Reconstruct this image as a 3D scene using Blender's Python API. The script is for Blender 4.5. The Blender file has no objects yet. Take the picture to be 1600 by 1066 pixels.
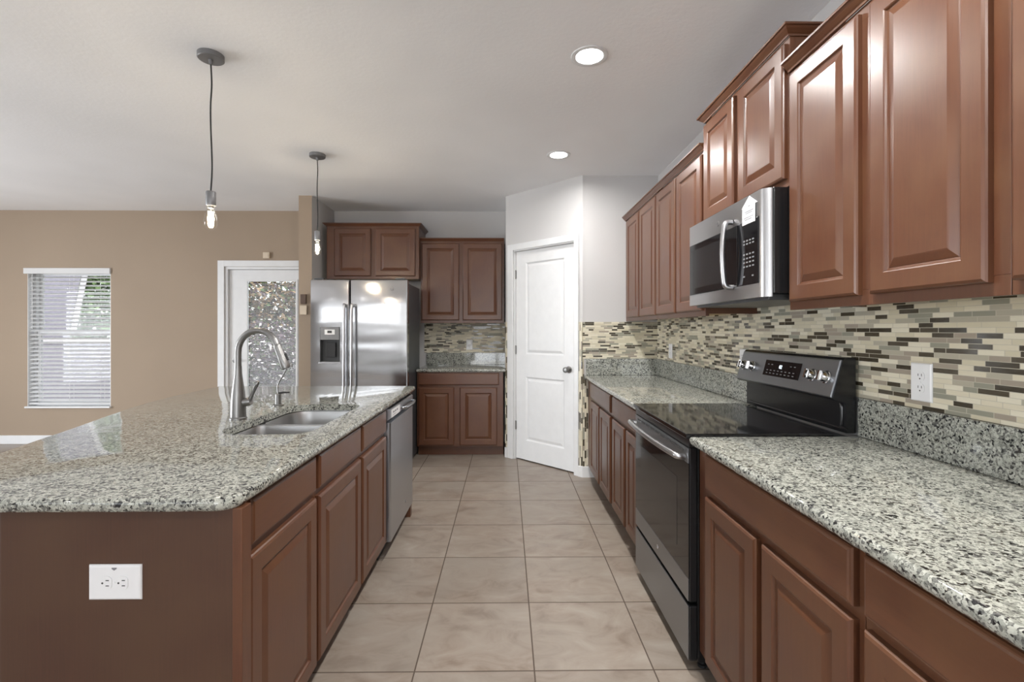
import bpy, bmesh, math, random
from mathutils import Vector, Matrix, noise

random.seed(7)
SC = bpy.context.scene
COL = SC.collection
PI = math.pi

# ------------------------------------------------------------------ camera
cam_d = bpy.data.cameras.new('camera')
cam = bpy.data.objects.new('camera', cam_d); COL.objects.link(cam)
cam.location = (0, 0, 1.321)
cam.rotation_euler = (PI/2, 0, -0.01208)
cam_d.sensor_width = 36; cam_d.lens = 749.05/1600*36
cam_d.shift_y = -17.72/1600
cam_d.clip_start = .02; cam_d.clip_end = 200
SC.camera = cam

# ------------------------------------------------------------------ view
SC.view_settings.view_transform = 'Standard'
SC.view_settings.look = 'None'
SC.view_settings.gamma = 1
SC.view_settings.use_curve_mapping = False
SC.view_settings.exposure = 0.06
SC.cycles.use_denoising = True
SC.cycles.max_bounces = 10
SC.cycles.transparent_max_bounces = 16
SC.cycles.sample_clamp_indirect = 8

# ------------------------------------------------------------------ sky and daylight
W = bpy.data.worlds.new('sky'); SC.world = W; W.use_nodes = True
wn = W.node_tree.nodes; wl = W.node_tree.links
bg = wn['Background']
sky = wn.new('ShaderNodeTexSky'); sky.sky_type = 'NISHITA'
sky.sun_disc = False; sky.sun_elevation = math.radians(48); sky.sun_rotation = math.radians(150)
sky.air_density = 1.0; sky.dust_density = 2.0
hs = wn.new('ShaderNodeHueSaturation'); hs.inputs['Saturation'].default_value = .35
wl.new(sky.outputs[0], hs.inputs['Color']); wl.new(hs.outputs[0], bg.inputs['Color'])
bg.inputs['Strength'].default_value = .50

def lamp(name, kind, loc, energy, color=(1, 1, 1), rot=(0, 0, 0), **kw):
    d = bpy.data.lights.new(name, kind); d.energy = energy; d.color = color
    for k, v in kw.items(): setattr(d, k, v)
    o = bpy.data.objects.new(name, d); o.location = loc; o.rotation_euler = rot
    COL.objects.link(o); return o

# sun on the garden side (travels towards +y so that it never enters the two visible openings)
lamp('sun', 'SUN', (0, 0, 10), 5.5, (1, .96, .9), (math.radians(42), 0, math.radians(-20)), angle=.02)
# area lamps: rear window daylight, plus an added fill at the unseen left window
lamp('daylight_rear_window', 'AREA', (-4.1, -4.25, 1.85), 50, (.90, .95, 1), (math.radians(90), 0, 0),
     shape='RECTANGLE', size=4.3, size_y=.56)
lamp('fill_light_left', 'AREA', (-7.66, 1.6, 1.2), 245, (.90, .95, 1), (math.radians(90), 0, math.radians(-90)),
     shape='RECTANGLE', size=3.0, size_y=1.7)

lamp('fill_light_rear', 'AREA', (-.3, -4.25, 1.1), 55, (.90, .95, 1), (math.radians(90), 0, 0),
     shape='RECTANGLE', size=1.7, size_y=1.9)  # fill lamp added to brighten the kitchen side, at an unseen rear door

# ------------------------------------------------------------------ node helpers
class N:
    def __init__(s, name):
        s.m = bpy.data.materials.new(name); s.m.use_nodes = True
        s.t = s.m.node_tree; s.b = s.t.nodes['Principled BSDF']
    def n(s, typ, **kw):
        o = s.t.nodes.new(typ)
        for k, v in kw.items():
            if k.startswith('i_'):
                key = k[2:]; key = int(key) if key.isdigit() else key
                s.put(o.inputs[key], v)
            else: setattr(o, k, v)
        return o
    def put(s, sock, v):
        if isinstance(v, bpy.types.NodeSocket): s.t.links.new(v, sock)
        else: sock.default_value = v
    def set(s, **kw):
        for k, v in kw.items(): s.put(s.b.inputs[k.replace('_', ' ')], v)
    def math(s, op, a, b=0.0, c=0.0, clamp=False):
        o = s.n('ShaderNodeMath', operation=op, use_clamp=clamp)
        s.put(o.inputs[0], a); s.put(o.inputs[1], b); s.put(o.inputs[2], c); return o.outputs[0]
    def obj(s):
        return s.n('ShaderNodeTexCoord').outputs['Object']
    def map(s, vec, scale=(1, 1, 1), loc=(0, 0, 0), rot=(0, 0, 0)):
        o = s.n('ShaderNodeMapping'); s.put(o.inputs['Vector'], vec)
        o.inputs['Scale'].default_value = scale; o.inputs['Location'].default_value = loc; o.inputs['Rotation'].default_value = rot
        return o.outputs[0]
    def noise(s, vec, scale, detail=2, rough=.5, dist=0):
        o = s.n('ShaderNodeTexNoise'); s.put(o.inputs['Vector'], vec)
        o.inputs['Scale'].default_value = scale; o.inputs['Detail'].default_value = detail
        o.inputs['Roughness'].default_value = rough; o.inputs['Distortion'].default_value = dist
        return o.outputs['Fac']
    def ramp(s, fac, stops, mode='LINEAR'):
        o = s.n('ShaderNodeValToRGB'); s.put(o.inputs[0], fac); e = o.color_ramp; e.interpolation = mode
        while len(e.elements) < len(stops): e.elements.new(.5)
        for el, (p, c) in zip(e.elements, stops):
            el.position = p; el.color = (*c, 1) if not isinstance(c, float) else (c, c, c, 1)
        return o.outputs[0]
    def mix(s, fac, a, b):
        o = s.n('ShaderNodeMix', data_type='RGBA'); s.put(o.inputs[0], fac)
        for k, v in ((6, a), (7, b)):
            if isinstance(v, tuple): v = (*v, 1)
            s.put(o.inputs[k], v)
        return o.outputs[2]
    def bump(s, h, strength=.2, dist=.01):
        o = s.n('ShaderNodeBump'); s.put(o.inputs['Height'], h)
        o.inputs['Strength'].default_value = strength; o.inputs['Distance'].default_value = dist
        s.t.links.new(o.outputs[0], s.b.inputs['Normal'])

def plain(name, col, rough=.5, metal=0, noise_amt=.04, **kw):
    m = N(name)
    f = m.noise(m.obj(), 14, 3)
    c2 = tuple(min(1, c*(1+noise_amt*2)) for c in col); c1 = tuple(c*(1-noise_amt*2) for c in col)
    m.set(Base_Color=m.ramp(f, [(.3, c1), (.7, c2)]), Roughness=rough, Metallic=metal)
    for k, v in kw.items(): m.set(**{k: v})
    return m.m

def wood(name, base=(.105, .0380, .0186), grain=(26, 26, 1.6), rough=.33, blotch=4.2):
    m = N(name); v = m.obj()
    oi = m.n('ShaderNodeObjectInfo').outputs['Random']
    off = m.n('ShaderNodeVectorMath', operation='ADD'); m.put(off.inputs[0], v)
    cx = m.n('ShaderNodeCombineXYZ'); m.put(cx.inputs[0], m.math('MULTIPLY', oi, 37.0)); m.put(cx.inputs[2], m.math('MULTIPLY', oi, 19.0))
    m.put(off.inputs[1], cx.outputs[0]); v = off.outputs[0]
    g = m.noise(m.map(v, grain), 4, 4, .6, .6)
    bl = m.noise(v, blotch, 4, .6, .4)
    k = lambda a: tuple(min(1, c*a) for c in base)
    c1 = m.ramp(g, [(.25, k(.84)), (.75, k(1.12))])
    d = (base[0]*1.28, base[1]*1.52, base[2]*1.36)
    col = m.mix(m.ramp(bl, [(.36, 0.0), (.7, .75)]), c1, d)
    m.set(Base_Color=col, Roughness=m.ramp(bl, [(.3, rough-.04), (.7, rough+.05)]))
    m.set(Coat_Weight=.12, Coat_Roughness=.22)
    m.bump(g, .04, .002)
    return m.m

def granite(name):
    m = N(name); v = m.obj()
    warp = m.n('ShaderNodeTexNoise'); m.put(warp.inputs['Vector'], v); warp.inputs['Scale'].default_value = 70
    wv = m.n('ShaderNodeVectorMath', operation='MULTIPLY_ADD')
    m.put(wv.inputs[0], warp.outputs['Color']); wv.inputs[1].default_value = (.014, .014, .014); m.put(wv.inputs[2], v)
    vo = m.n('ShaderNodeTexVoronoi'); m.put(vo.inputs['Vector'], wv.outputs[0]); vo.inputs['Scale'].default_value = 165
    r = m.n('ShaderNodeSeparateColor'); m.put(r.inputs[0], vo.outputs['Color'])
    cl = m.noise(v, 24, 3, .6)
    fac = m.math('ADD', m.math('MULTIPLY', r.outputs[0], .72), m.math('MULTIPLY', cl, .56))
    col = m.ramp(fac, [(0, (.012, .012, .013)), (.345, (.02, .02, .021)), (.37, (.10, .10, .095)), (.46, (.185, .187, .17)),
                       (.57, (.275, .285, .252)), (.75, (.39, .398, .35)), (1, (.49, .495, .44))])
    vo2 = m.n('ShaderNodeTexVoronoi'); m.put(vo2.inputs['Vector'], v); vo2.inputs['Scale'].default_value = 420
    sp = m.n('ShaderNodeSeparateColor'); m.put(sp.inputs[0], vo2.outputs['Color'])
    col = m.mix(m.ramp(sp.outputs[1], [(.84, 0.0), (.9, .65)]), col, (.05, .048, .046))
    m.set(Base_Color=col, Roughness=.05, IOR=1.6)
    m.bump(vo.outputs['Distance'], .008, .001)
    return m.m

def mosaic(name, vertical=False):
    """linear glass and stone strips of random length, rows .0158 m high"""
    m = N(name); s = m.n('ShaderNodeSeparateXYZ'); m.put(s.inputs[0], m.obj())
    x, z = s.outputs[0], s.outputs[2]
    if vertical: x, z = z, x
    P = .0158
    zr = m.math('DIVIDE', z, P); row = m.math('FLOOR', zr); fz = m.math('FRACT', zr)
    w = m.math('ADD', m.math('MULTIPLY', x, 14.0), m.math('MULTIPLY', row, 57.317))
    vo = m.n('ShaderNodeTexVoronoi', voronoi_dimensions='1D'); m.put(vo.inputs['W'], w); vo.inputs['Scale'].default_value = 1
    ve = m.n('ShaderNodeTexVoronoi', voronoi_dimensions='1D', feature='DISTANCE_TO_EDGE'); m.put(ve.inputs['W'], w); ve.inputs['Scale'].default_value = 1
    sc_ = m.n('ShaderNodeSeparateColor'); m.put(sc_.inputs[0], vo.outputs['Color'])
    id_ = sc_.outputs[0]
    col = m.ramp(id_, [(0, (.045, .036, .022)), (.08, (.070, .056, .036)), (.19, (.62, .565, .42)), (.36, (.43, .395, .31)),
                       (.48, (.28, .275, .215)), (.60, (.69, .63, .485)), (.78, (.34, .29, .23)), (.86, (.74, .69, .55))], 'CONSTANT')
    streak = m.noise(m.map(m.obj(), (8, 8, 60) if not vertical else (60, 8, 8)), 6, 3)
    col = m.mix(m.ramp(streak, [(.3, 0.0), (.7, .10)]), col, (.33, .30, .24))
    gz = m.math('LESS_THAN', m.math('MINIMUM', fz, m.math('SUBTRACT', 1.0, fz)), .05)
    gx = m.math('LESS_THAN', ve.outputs['Distance'], .014)
    grout = m.math('MAXIMUM', gx, gz)
    col = m.mix(grout, col, (.52, .48, .39))
    glass = m.math('LESS_THAN', id_, .19)
    ro = m.math('ADD', m.math('MULTIPLY', glass, -.38), .48)
    m.set(Base_Color=col, Roughness=m.math('MAXIMUM', ro, m.math('MULTIPLY', grout, .8)))
    m.bump(m.math('SUBTRACT', 1.0, grout), .5, .0012)
    return m.m

def floor_tiles():
    m = N('travertine_look_floor_tile'); s = m.n('ShaderNodeSeparateXYZ'); m.put(s.inputs[0], m.obj())
    T = .4635
    u = m.math('DIVIDE', m.math('SUBTRACT', s.outputs[0], -.3544), T); v = m.math('DIVIDE', m.math('SUBTRACT', s.outputs[1], 1.8543), T)
    iu, iv = m.math('FLOOR', u), m.math('FLOOR', v)
    fu, fv = m.math('FRACT', u), m.math('FRACT', v)
    e = lambda f: m.math('MINIMUM', f, m.math('SUBTRACT', 1.0, f))
    d = m.math('MINIMUM', e(fu), e(fv))
    grout = m.math('LESS_THAN', d, .0062)
    cid = m.n('ShaderNodeCombineXYZ'); m.put(cid.inputs[0], iu); m.put(cid.inputs[1], iv)
    wn_ = m.n('ShaderNodeTexWhiteNoise', noise_dimensions='2D'); m.put(wn_.inputs['Vector'], cid.outputs[0])
    off = m.n('ShaderNodeVectorMath', operation='MULTIPLY_ADD'); m.put(off.inputs[0], wn_.outputs['Color'])
    off.inputs[1].default_value = (40, 40, 40); m.put(off.inputs[2], m.obj())
    n1 = m.noise(m.map(off.outputs[0], (1, 1.6, 1)), 5.5, 6, .62, .9)
    n2 = m.noise(off.outputs[0], 2.2, 3, .5, .4)
    c = m.ramp(n1, [(.30, (.225, .172, .136)), (.46, (.315, .255, .206)), (.6, (.365, .306, .254)), (.78, (.43, .38, .33))])
    c = m.mix(m.ramp(n2, [(.35, 0.0), (.72, .6)]), c, (.355, .318, .274))
    hv = m.n('ShaderNodeHueSaturation'); m.put(hv.inputs['Color'], c)
    m.put(hv.inputs['Value'], m.math('ADD', m.math('MULTIPLY', wn_.outputs['Value'], .12), .84))
    c = m.mix(grout, hv.outputs[0], (.105, .078, .06))
    m.set(Base_Color=c, Roughness=m.math('MAXIMUM', m.math('MULTIPLY', grout, .9), m.math('ADD', m.math('MULTIPLY', n1, .25), .24)))
    m.bump(m.math('ADD', m.math('MULTIPLY', m.math('SUBTRACT', 1.0, grout), 1.0), m.math('MULTIPLY', n1, .15)), .35, .002)
    return m.m

def painted(name, col, scale=60, strength=.12, rough=.75):
    m = N(name); v = m.obj()
    f = m.noise(v, 1.3, 2)
    m.set(Base_Color=m.ramp(f, [(.3, tuple(c*.97 for c in col)), (.7, tuple(min(1, c*1.03) for c in col))]), Roughness=rough)
    m.bump(m.noise(v, scale, 3, .6), strength, .004)
    return m.m

def steel(name, col=(.60, .60, .61), rough=.26, wave=0.0, brush=(400, 400, 3)):
    m = N(name); v = m.obj()
    b = m.noise(m.map(v, brush), 1, 2)
    m.set(Base_Color=m.ramp(b, [(.3, tuple(c*.98 for c in col)), (.7, col)]), Metallic=1.0,
          Roughness=m.ramp(b, [(.3, rough-.01), (.7, rough+.015)]))
    if wave:
        w = m.noise(m.map(v, (1.1, 1, 4.6)), 1.35, 0, .3, .3)
        m.bump(w, wave, .05)
    return m.m

def thin_glass(name, tint=(1, 1, 1), extra=.02):
    m = N(name); t = m.t
    tr = m.n('ShaderNodeBsdfTransparent'); tr.inputs[0].default_value = (*tint, 1)
    gl = m.n('ShaderNodeBsdfGlossy'); gl.inputs['Roughness'].default_value = .02
    lw = m.n('ShaderNodeLayerWeight'); lw.inputs[0].default_value = .5
    mx = m.n('ShaderNodeMixShader'); t.links.new(m.math('ADD', m.math('MULTIPLY', m.math('POWER', lw.outputs['Facing'], 4.0), .6), extra), mx.inputs[0])
    t.links.new(tr.outputs[0], mx.inputs[1]); t.links.new(gl.outputs[0], mx.inputs[2])
    t.links.new(mx.outputs[0], t.nodes['Material Output'].inputs[0])
    return m.m

def emit(name, col, strength):
    m = N(name); m.set(Base_Color=(*col, 1), Emission_Color=(*col, 1), Emission_Strength=strength); return m.m

M = dict(
    cherry=wood('cherry_stained_wood'),
    cherry_h=wood('cherry_stained_wood_horizontal_grain', grain=(1.6, 26, 26)),
    maple=wood('pale_maple_underside', (.42, .27, .12), rough=.5),
    panel=wood('walnut_brown_veneer', (.066, .0265, .014), (60, 60, 1.2), .46, 2.2),
    dark=plain('dark_gap_paint', (.02, .012, .009), .7),
    granite=granite('speckled_granite'),
    tile=mosaic('strip_mosaic_tile'), tile_v=mosaic('strip_mosaic_tile_upright', True),
    floor=floor_tiles(),
    ceil=painted('ceiling_white_paint', (.90, .905, .92), 45, .25, .85),
    grey=painted('light_grey_wall_paint', (.58, .57, .565)),
    beige=painted('tan_wall_paint', (.335, .258, .188)),
    white=plain('white_semi_gloss_paint', (.74, .745, .75), .35, noise_amt=.01),
    plastic=plain('white_plastic', (.80, .80, .81), .35, noise_amt=.01),
    ivory=plain('ivory_plastic', (.62, .52, .40), .45, noise_amt=.02),
    brownplastic=plain('brown_plastic', (.10, .06, .04), .4),
    
    steel=steel('brushed_stainless_steel', (.50, .50, .51), .30),
    rangesteel=steel('range_stainless_steel', (.32, .338, .36), .34),
    fridge=steel('refrigerator_stainless_steel', (.52, .52, .53), .17, .13, (4, 400, 400)),
    dwsteel=steel('dishwasher_stainless_steel', (.50, .52, .55), .30, .1),
    sinksteel=steel('satin_sink_steel', (.46, .46, .46), .34, 0, (3, 300, 300)),
    nickel=steel('brushed_nickel', (.27, .265, .26), .36),
    chrome=plain('polished_chrome', (.75, .75, .76), .10, 1.0, .01),
    blackglass=plain('black_ceramic_glass', (.008, .008, .009), .06, noise_amt=.02),
    black=plain('black_enamel', (.012, .012, .013), .22),
    mattblack=plain('matt_black_plastic', (.02, .02, .021), .5),
    greymetal=plain('dark_grey_painted_metal', (.045, .05, .056), .38),
    charcoal=plain('charcoal_plastic', (.06, .062, .065), .35),
    midgrey=plain('mid_grey_plastic', (.22, .22, .225), .4),
    ovenview=plain('tinted_oven_window', (.018, .018, .019), .12),
    ring=plain('burner_ring_print', (.045, .045, .048), .15),
    pewter=plain('pewter_metal', (.24, .24, .245), .42, .6),
    cord=plain('black_fabric_cord', (.03, .03, .03), .7),
    glass=thin_glass('clear_window_glass'),
    bulb=thin_glass('clear_bulb_glass', (1, .985, .95), .05),
    fil=emit('glowing_filament', (1, .80, .50), 130),
    lens=emit('lit_diffuser_lens', (1, .985, .955), 14),
    led=emit('lit_clock_digits', (.8, .9, 1), 1.6),
    ink=plain('grey_printing_ink', (.22, .22, .24), .6),
    paper=plain('white_paper', (.82, .82, .82), .7, noise_amt=.01),
    slot=plain('dark_slot', (.06, .06, .06), .6),
)

def translucent(name, col, amt):
    m = N(name); t = m.t
    a = m.n('ShaderNodeBsdfDiffuse'); a.inputs[0].default_value = (*col, 1)
    b = m.n('ShaderNodeBsdfTranslucent'); b.inputs[0].default_value = (*col, 1)
    mx = m.n('ShaderNodeMixShader'); mx.inputs[0].default_value = amt
    t.links.new(a.outputs[0], mx.inputs[1]); t.links.new(b.outputs[0], mx.inputs[2]); t.links.new(mx.outputs[0], t.nodes['Material Output'].inputs[0])
    return m.m
M['blind'] = translucent('white_blind_slat', (.86, .86, .86), .3)

# ------------------------------------------------------------------ geometry helpers
def box(bm, x0, x1, y0, y1, z0, z1, bev=0.0, mat=0, seg=2):
    vs = [bm.verts.new((x, y, z)) for z in (z0, z1) for y in (y0, y1) for x in (x0, x1)]
    F = [(0, 2, 3, 1), (4, 5, 7, 6), (0, 1, 5, 4), (2, 6, 7, 3), (0, 4, 6, 2), (1, 3, 7, 5)]
    fs = [bm.faces.new([vs[i] for i in f]) for f in F]
    for f in fs: f.material_index = mat
    if bev:
        es = {e for f in fs for e in f.edges}
        bmesh.ops.bevel(bm, geom=list(es), offset=bev, segments=seg, affect='EDGES', profile=.5)
    return fs

def loft(bm, rings, cap0=True, cap1=True, closed=True, mat=0):
    R = [[bm.verts.new(p) for p in r] for r in rings]
    n = len(R[0])
    for a, b in zip(R, R[1:]):
        for i in range(n if closed else n-1):
            f = bm.faces.new((a[i], a[(i+1) % n], b[(i+1) % n], b[i])); f.material_index = mat
    if cap0: bm.faces.new(R[0][::-1]).material_index = mat
    if cap1: bm.faces.new(R[-1]).material_index = mat
    return R

def panel_rings(bm, x0, x1, z0, z1, prof, cap_back=True, cap_front=True, mat=0):
    """rectangular rings: prof is a list of (inset, y)"""
    rings = [[(x0+i, y, z0+i), (x1-i, y, z0+i), (x1-i, y, z1-i), (x0+i, y, z1-i)] for i, y in prof]
    return loft(bm, rings, cap_back, cap_front, mat=mat)

def raised_door(bm, x0, x1, z0, z1, t=.020, s=.056):
    panel_rings(bm, x0, x1, z0, z1, [(0, 0), (0, -t+.007), (.003, -t+.003), (.009, -t), (s, -t), (s+.003, -t+.002), (s+.006, -t+.007),
        (s+.011, -t+.0085), (s+.013, -t+.0075), (s+.032, -t+.0015), (s+.036, -t+.0005)])

def slab_front(bm, x0, x1, z0, z1, t=.020):
    panel_rings(bm, x0, x1, z0, z1, [(0, 0), (0, -t+.007), (.003, -t+.003), (.006, -t+.0025), (.010, -t)])

def lathe(bm, prof, center=(0, 0, 0), seg=24, axis='z', mat=0, cap=False):
    cx, cy, cz = center; rings = []
    for r, h in prof:
        ring = []
        for k in range(seg):
            a = 2*PI*k/seg; c, s = math.cos(a)*r, math.sin(a)*r
            if axis == 'z': p = (cx+c, cy+s, cz+h)
            elif axis == 'y': p = (cx+c, cy-h, cz+s)      # grows towards -y
            else: p = (cx+h, cy+c, cz+s)
            ring.append(p)
        rings.append(ring)
    return loft(bm, rings, cap or True, True, mat=mat)

def tube(bm, pts, rad, seg=10, cap=True, mat=0):
    pts = [Vector(p) for p in pts]; n = len(pts)
    rads = rad if isinstance(rad, (list, tuple)) else [rad]*n
    rings = []; t0 = (pts[1]-pts[0]).normalized()
    up = Vector((0, 0, 1)) if abs(t0.z) < .9 else Vector((1, 0, 0))
    u = t0.cross(up).normalized()
    for i, p in enumerate(pts):
        t = (pts[min(i+1, n-1)]-pts[max(i-1, 0)]).normalized()
        u = (u - t*u.dot(t)).normalized(); v = t.cross(u)
        rings.append([tuple(p + (u*math.cos(2*PI*k/seg) + v*math.sin(2*PI*k/seg))*rads[i]) for k in range(seg)])
    loft(bm, rings, cap, cap, mat=mat)

def spline(pts, n=8):
    P = [Vector(p) for p in pts]; out = []
    for i in range(len(P)-1):
        a, b, c, d = P[max(i-1, 0)], P[i], P[i+1], P[min(i+2, len(P)-1)]
        for k in range(n):
            t = k/n
            out.append(.5*((2*b)+(c-a)*t+(2*a-5*b+4*c-d)*t*t+(3*b-a-3*c+d)*t**3))
    out.append(P[-1]); return out

def rrect(x0, x1, y0, y1, r, n=6):
    rs = r if isinstance(r, (list, tuple)) else [r]*4    # corners: (x0,y0) (x1,y0) (x1,y1) (x0,y1)
    out = []
    for (cx, cy, a0), q in zip(((x0, y0, PI), (x1, y0, 1.5*PI), (x1, y1, 0), (x0, y1, .5*PI)), rs):
        sx = 1 if cx == x0 else -1; sy = 1 if cy == y0 else -1
        for k in range(n+1):
            a = a0+.5*PI*k/n; out.append((cx+sx*q+math.cos(a)*q, cy+sy*q+math.sin(a)*q))
    return out

def text_into(bm, s, size, mtx, mat=0, depth=.0004):
    cu = bpy.data.curves.new('t', 'FONT'); cu.body = s; cu.size = size; cu.extrude = depth; cu.align_x = 'CENTER'; cu.align_y = 'CENTER'
    cu.resolution_u = 3
    o = bpy.data.objects.new('t', cu); COL.objects.link(o)
    dg = bpy.context.evaluated_depsgraph_get(); me = bpy.data.meshes.new_from_object(o.evaluated_get(dg))
    nf = len(bm.faces); nv = len(bm.verts)
    bm.from_mesh(me); bm.verts.ensure_lookup_table(); bm.faces.ensure_lookup_table()
    for v in bm.verts[nv:]: v.co = mtx @ v.co
    for f in bm.faces[nf:]: f.material_index = mat
    bpy.data.objects.remove(o); bpy.data.curves.remove(cu); bpy.data.meshes.remove(me)

FRONT = Matrix.Rotation(PI/2, 4, 'X')        # text on a face that looks towards -y

def obj(name, bm, mats, parent=None, smooth=False, loc=None, rotz=None):
    me = bpy.data.meshes.new(name)
    bmesh.ops.recalc_face_normals(bm, faces=bm.faces[:])
    bm.to_mesh(me); bm.free()
    for m in (mats if isinstance(mats, (list, tuple)) else [mats]): me.materials.append(M[m])
    if smooth:
        for p in me.polygons: p.use_smooth = True
        me.set_sharp_from_angle(angle=math.radians(smooth if smooth is not True else 40))
    o = bpy.data.objects.new(name, me); COL.objects.link(o)
    if parent: o.parent = parent
    if loc: o.location = loc
    if rotz is not None: o.rotation_euler.z = rotz
    return o

def B(): return bmesh.new()
def part(name, mats, parent, boxes, bev=0.0, **kw):
    bm = B()
    for b in boxes: box(bm, *b, bev)
    return obj(name, bm, mats, parent, **kw)

def tag(o, label, cat, group=None, kind=None):
    o['label'] = label; o['category'] = cat
    if group: o['group'] = group
    if kind: o['kind'] = kind
    return o
def thing(name, label, cat, loc, rotz=0, group=None, kind=None):
    o = bpy.data.objects.new(name, None); COL.objects.link(o); o.location = loc; o.rotation_euler.z = rotz
    o.empty_display_size = .1
    return tag(o, label, cat, group, kind)
def struct(name, bm, mats, label, cat, **kw):
    return tag(obj(name, bm, mats, **kw), label, cat, kind='structure')

RX = -PI/2      # local x runs towards the camera, front looks to -X (right-hand run)
LX = PI/2       # local x runs away from the camera, front looks to +X (island)
WX = 1.365      # right wall
YB = 5.62       # back wall
CZ = 2.705      # ceiling

# ------------------------------------------------------------------ room shell
bm = B(); box(bm, -7.6, WX, -4.2, YB, -.1, 0); struct('floor', bm, 'floor', 'beige square ceramic tile floor', 'floor')
bm = B(); box(bm, -7.74, WX+.14, -4.34, YB+.14, CZ, CZ+.12); struct('ceiling', bm, 'ceil', 'flat white ceiling over the kitchen', 'ceiling')

def wall_boxes(bm, u0, u1, holes, fn):
    """u-range with holes (u0,u1,z0,z1) -> calls fn(u0,u1,z0,z1)"""
    us = sorted({u0, u1, *[h[0] for h in holes], *[h[1] for h in holes]})
    for a, b in zip(us, us[1:]):
        hs_ = sorted([h for h in holes if h[0] <= a+1e-6 and h[1] >= b-1e-6], key=lambda h: h[2])
        z = 0
        for h in hs_:
            if h[2] > z+1e-6: fn(a, b, z, h[2])
            z = h[3]
        if z < CZ: fn(a, b, z, CZ)

WIN = (-5.545, -4.590, .43, 2.03)
FD = (-3.275, -2.345, 0, 2.055)
bm = B(); wall_boxes(bm, -7.6, -2.14, [WIN, FD], lambda a, b, c, d: box(bm, a, b, YB, YB+.14, c, d))
struct('wall_dining', bm, 'beige', 'tan painted wall holding the window and the glass door', 'wall')
bm = B(); box(bm, -2.14, WX, YB, YB+.14, 0, CZ); struct('wall_back', bm, 'grey', 'light grey wall behind the refrigerator', 'wall')
bm = B()
for f in box(bm, -2.14, -2.005, 4.97, YB, 0, CZ): f.material_index = 0
bm.faces.ensure_lookup_table()
for f in bm.faces:
    if f.calc_center_median().x > -2.006: f.material_index = 1
struct('wall_stub', bm, ['beige', 'grey'], 'short wall end beside the refrigerator, tan front and grey side', 'wall')
bm = B(); box(bm, WX, WX+.14, -4.2, YB, 0, CZ); struct('wall_right', bm, 'grey', 'wall behind the range and the right cabinets', 'wall')
bm = B(); box(bm, .685, WX, 4.29, 4.41, 0, CZ); struct('wall_pantry_side', bm, 'grey', 'grey pantry wall at the end of the right counter', 'wall')
bm = B(); box(bm, -.005, .115, 4.98, YB, 0, CZ); struct('wall_pantry_return', bm, 'grey', 'grey pantry wall beside the back cabinets', 'wall')
bm = B(); box(bm, -7.74, -7.6, -4.2, .05, 0, CZ); box(bm, -7.74, -7.6, 3.15, YB, 0, CZ); box(bm, -7.74, -7.6, .05, 3.15, 0, .3); box(bm, -7.74, -7.6, .05, 3.15, 2.1, CZ)
struct('wall_left', bm, 'beige', 'tan wall on the living room side', 'wall')
bm = B(); wall_boxes(bm, -7.6, WX, [(-6.3, -1.9, 1.55, 2.15), (-1.2, .6, 0, 2.1)], lambda a, b, c, d: box(bm, a, b, -4.34, -4.2, c, d))
struct('wall_rear', bm, 'grey', 'grey wall behind the viewer with a wide high window', 'wall')

# angled pantry wall (local x along the wall, front -y)
PA = (-.005, 4.98, 0); PR = -PI/4; PLEN = .978
bm = B(); wall_boxes(bm, 0, PLEN, [(.105, .895, 0, 2.135)], lambda a, b, c, d: box(bm, a, b, 0, .11, c, d))
struct('wall_pantry', bm, 'grey', 'angled grey wall around the white pantry door', 'wall', loc=PA, rotz=PR)

# pantry door
d2 = thing('door_2', 'white two-panel pantry door in the angled wall', 'door', PA, PR, kind='structure')
bm = B()
X0, X1, Z0, Z1 = .120, .880, .012, 2.115
y0, t = .030, .035
st = [(X0, .255), (.745, X1)]
for a, b in st: box(bm, a, b, y0, y0+t, Z0, Z1)
for c, d in ((Z0, .205), (.848, 1.075), (1.995, Z1)): box(bm, .255, .745, y0, y0+t, c, d)
for c, d in ((.205, .848), (1.075, 1.995)):
    panel_rings(bm, .255, .745, c, d, [(0, y0+t), (0, y0), (.006, y0+.004), (.014, y0+.010), (.020, y0+.010), (.040, y0+.003), (.046, y0+.002)])
obj('door_slab', bm, 'white', d2)
bm = B()
for x0_, x1_ in ((.105, .118), (.882, .895)): box(bm, x0_, x1_, .002, .10, 0, 2.135)
box(bm, .118, .882, .002, .10, 2.118, 2.135); box(bm, .118, .126, .066, .078, 0, 2.118); box(bm, .874, .882, .066, .078, 0, 2.118)
obj('door_jamb', bm, 'white', d2)
bm = B()
for x0_, x1_ in ((.036, .112), (.888, .938)):
    box(bm, x0_, x1_, -.016, 0, 0, 2.19, .003)
box(bm, .112, .888, -.016, 0, 2.128, 2.19, .003)
obj('door_casing', bm, 'white', d2)
for zc in (.345, 1.115, 1.885):
    bm = B(); lathe(bm, [(.006, -.045), (.007, -.044), (.007, .044), (.006, .045)], (.122, .024, zc), 10); box(bm, .1185, .128, .0255, .0298, zc-.04, zc+.04)
    obj('hinge', bm, 'nickel', d2, True)
bm = B(); lathe(bm, [(.032, 0), (.032, .004), (.014, .009), (.012, .03), (.024, .040), (.028, .052), (.024, .064), (.008, .069)], (.800, .030, .95), 20, 'y')
obj('door_knob', bm, 'nickel', d2, True)

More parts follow.
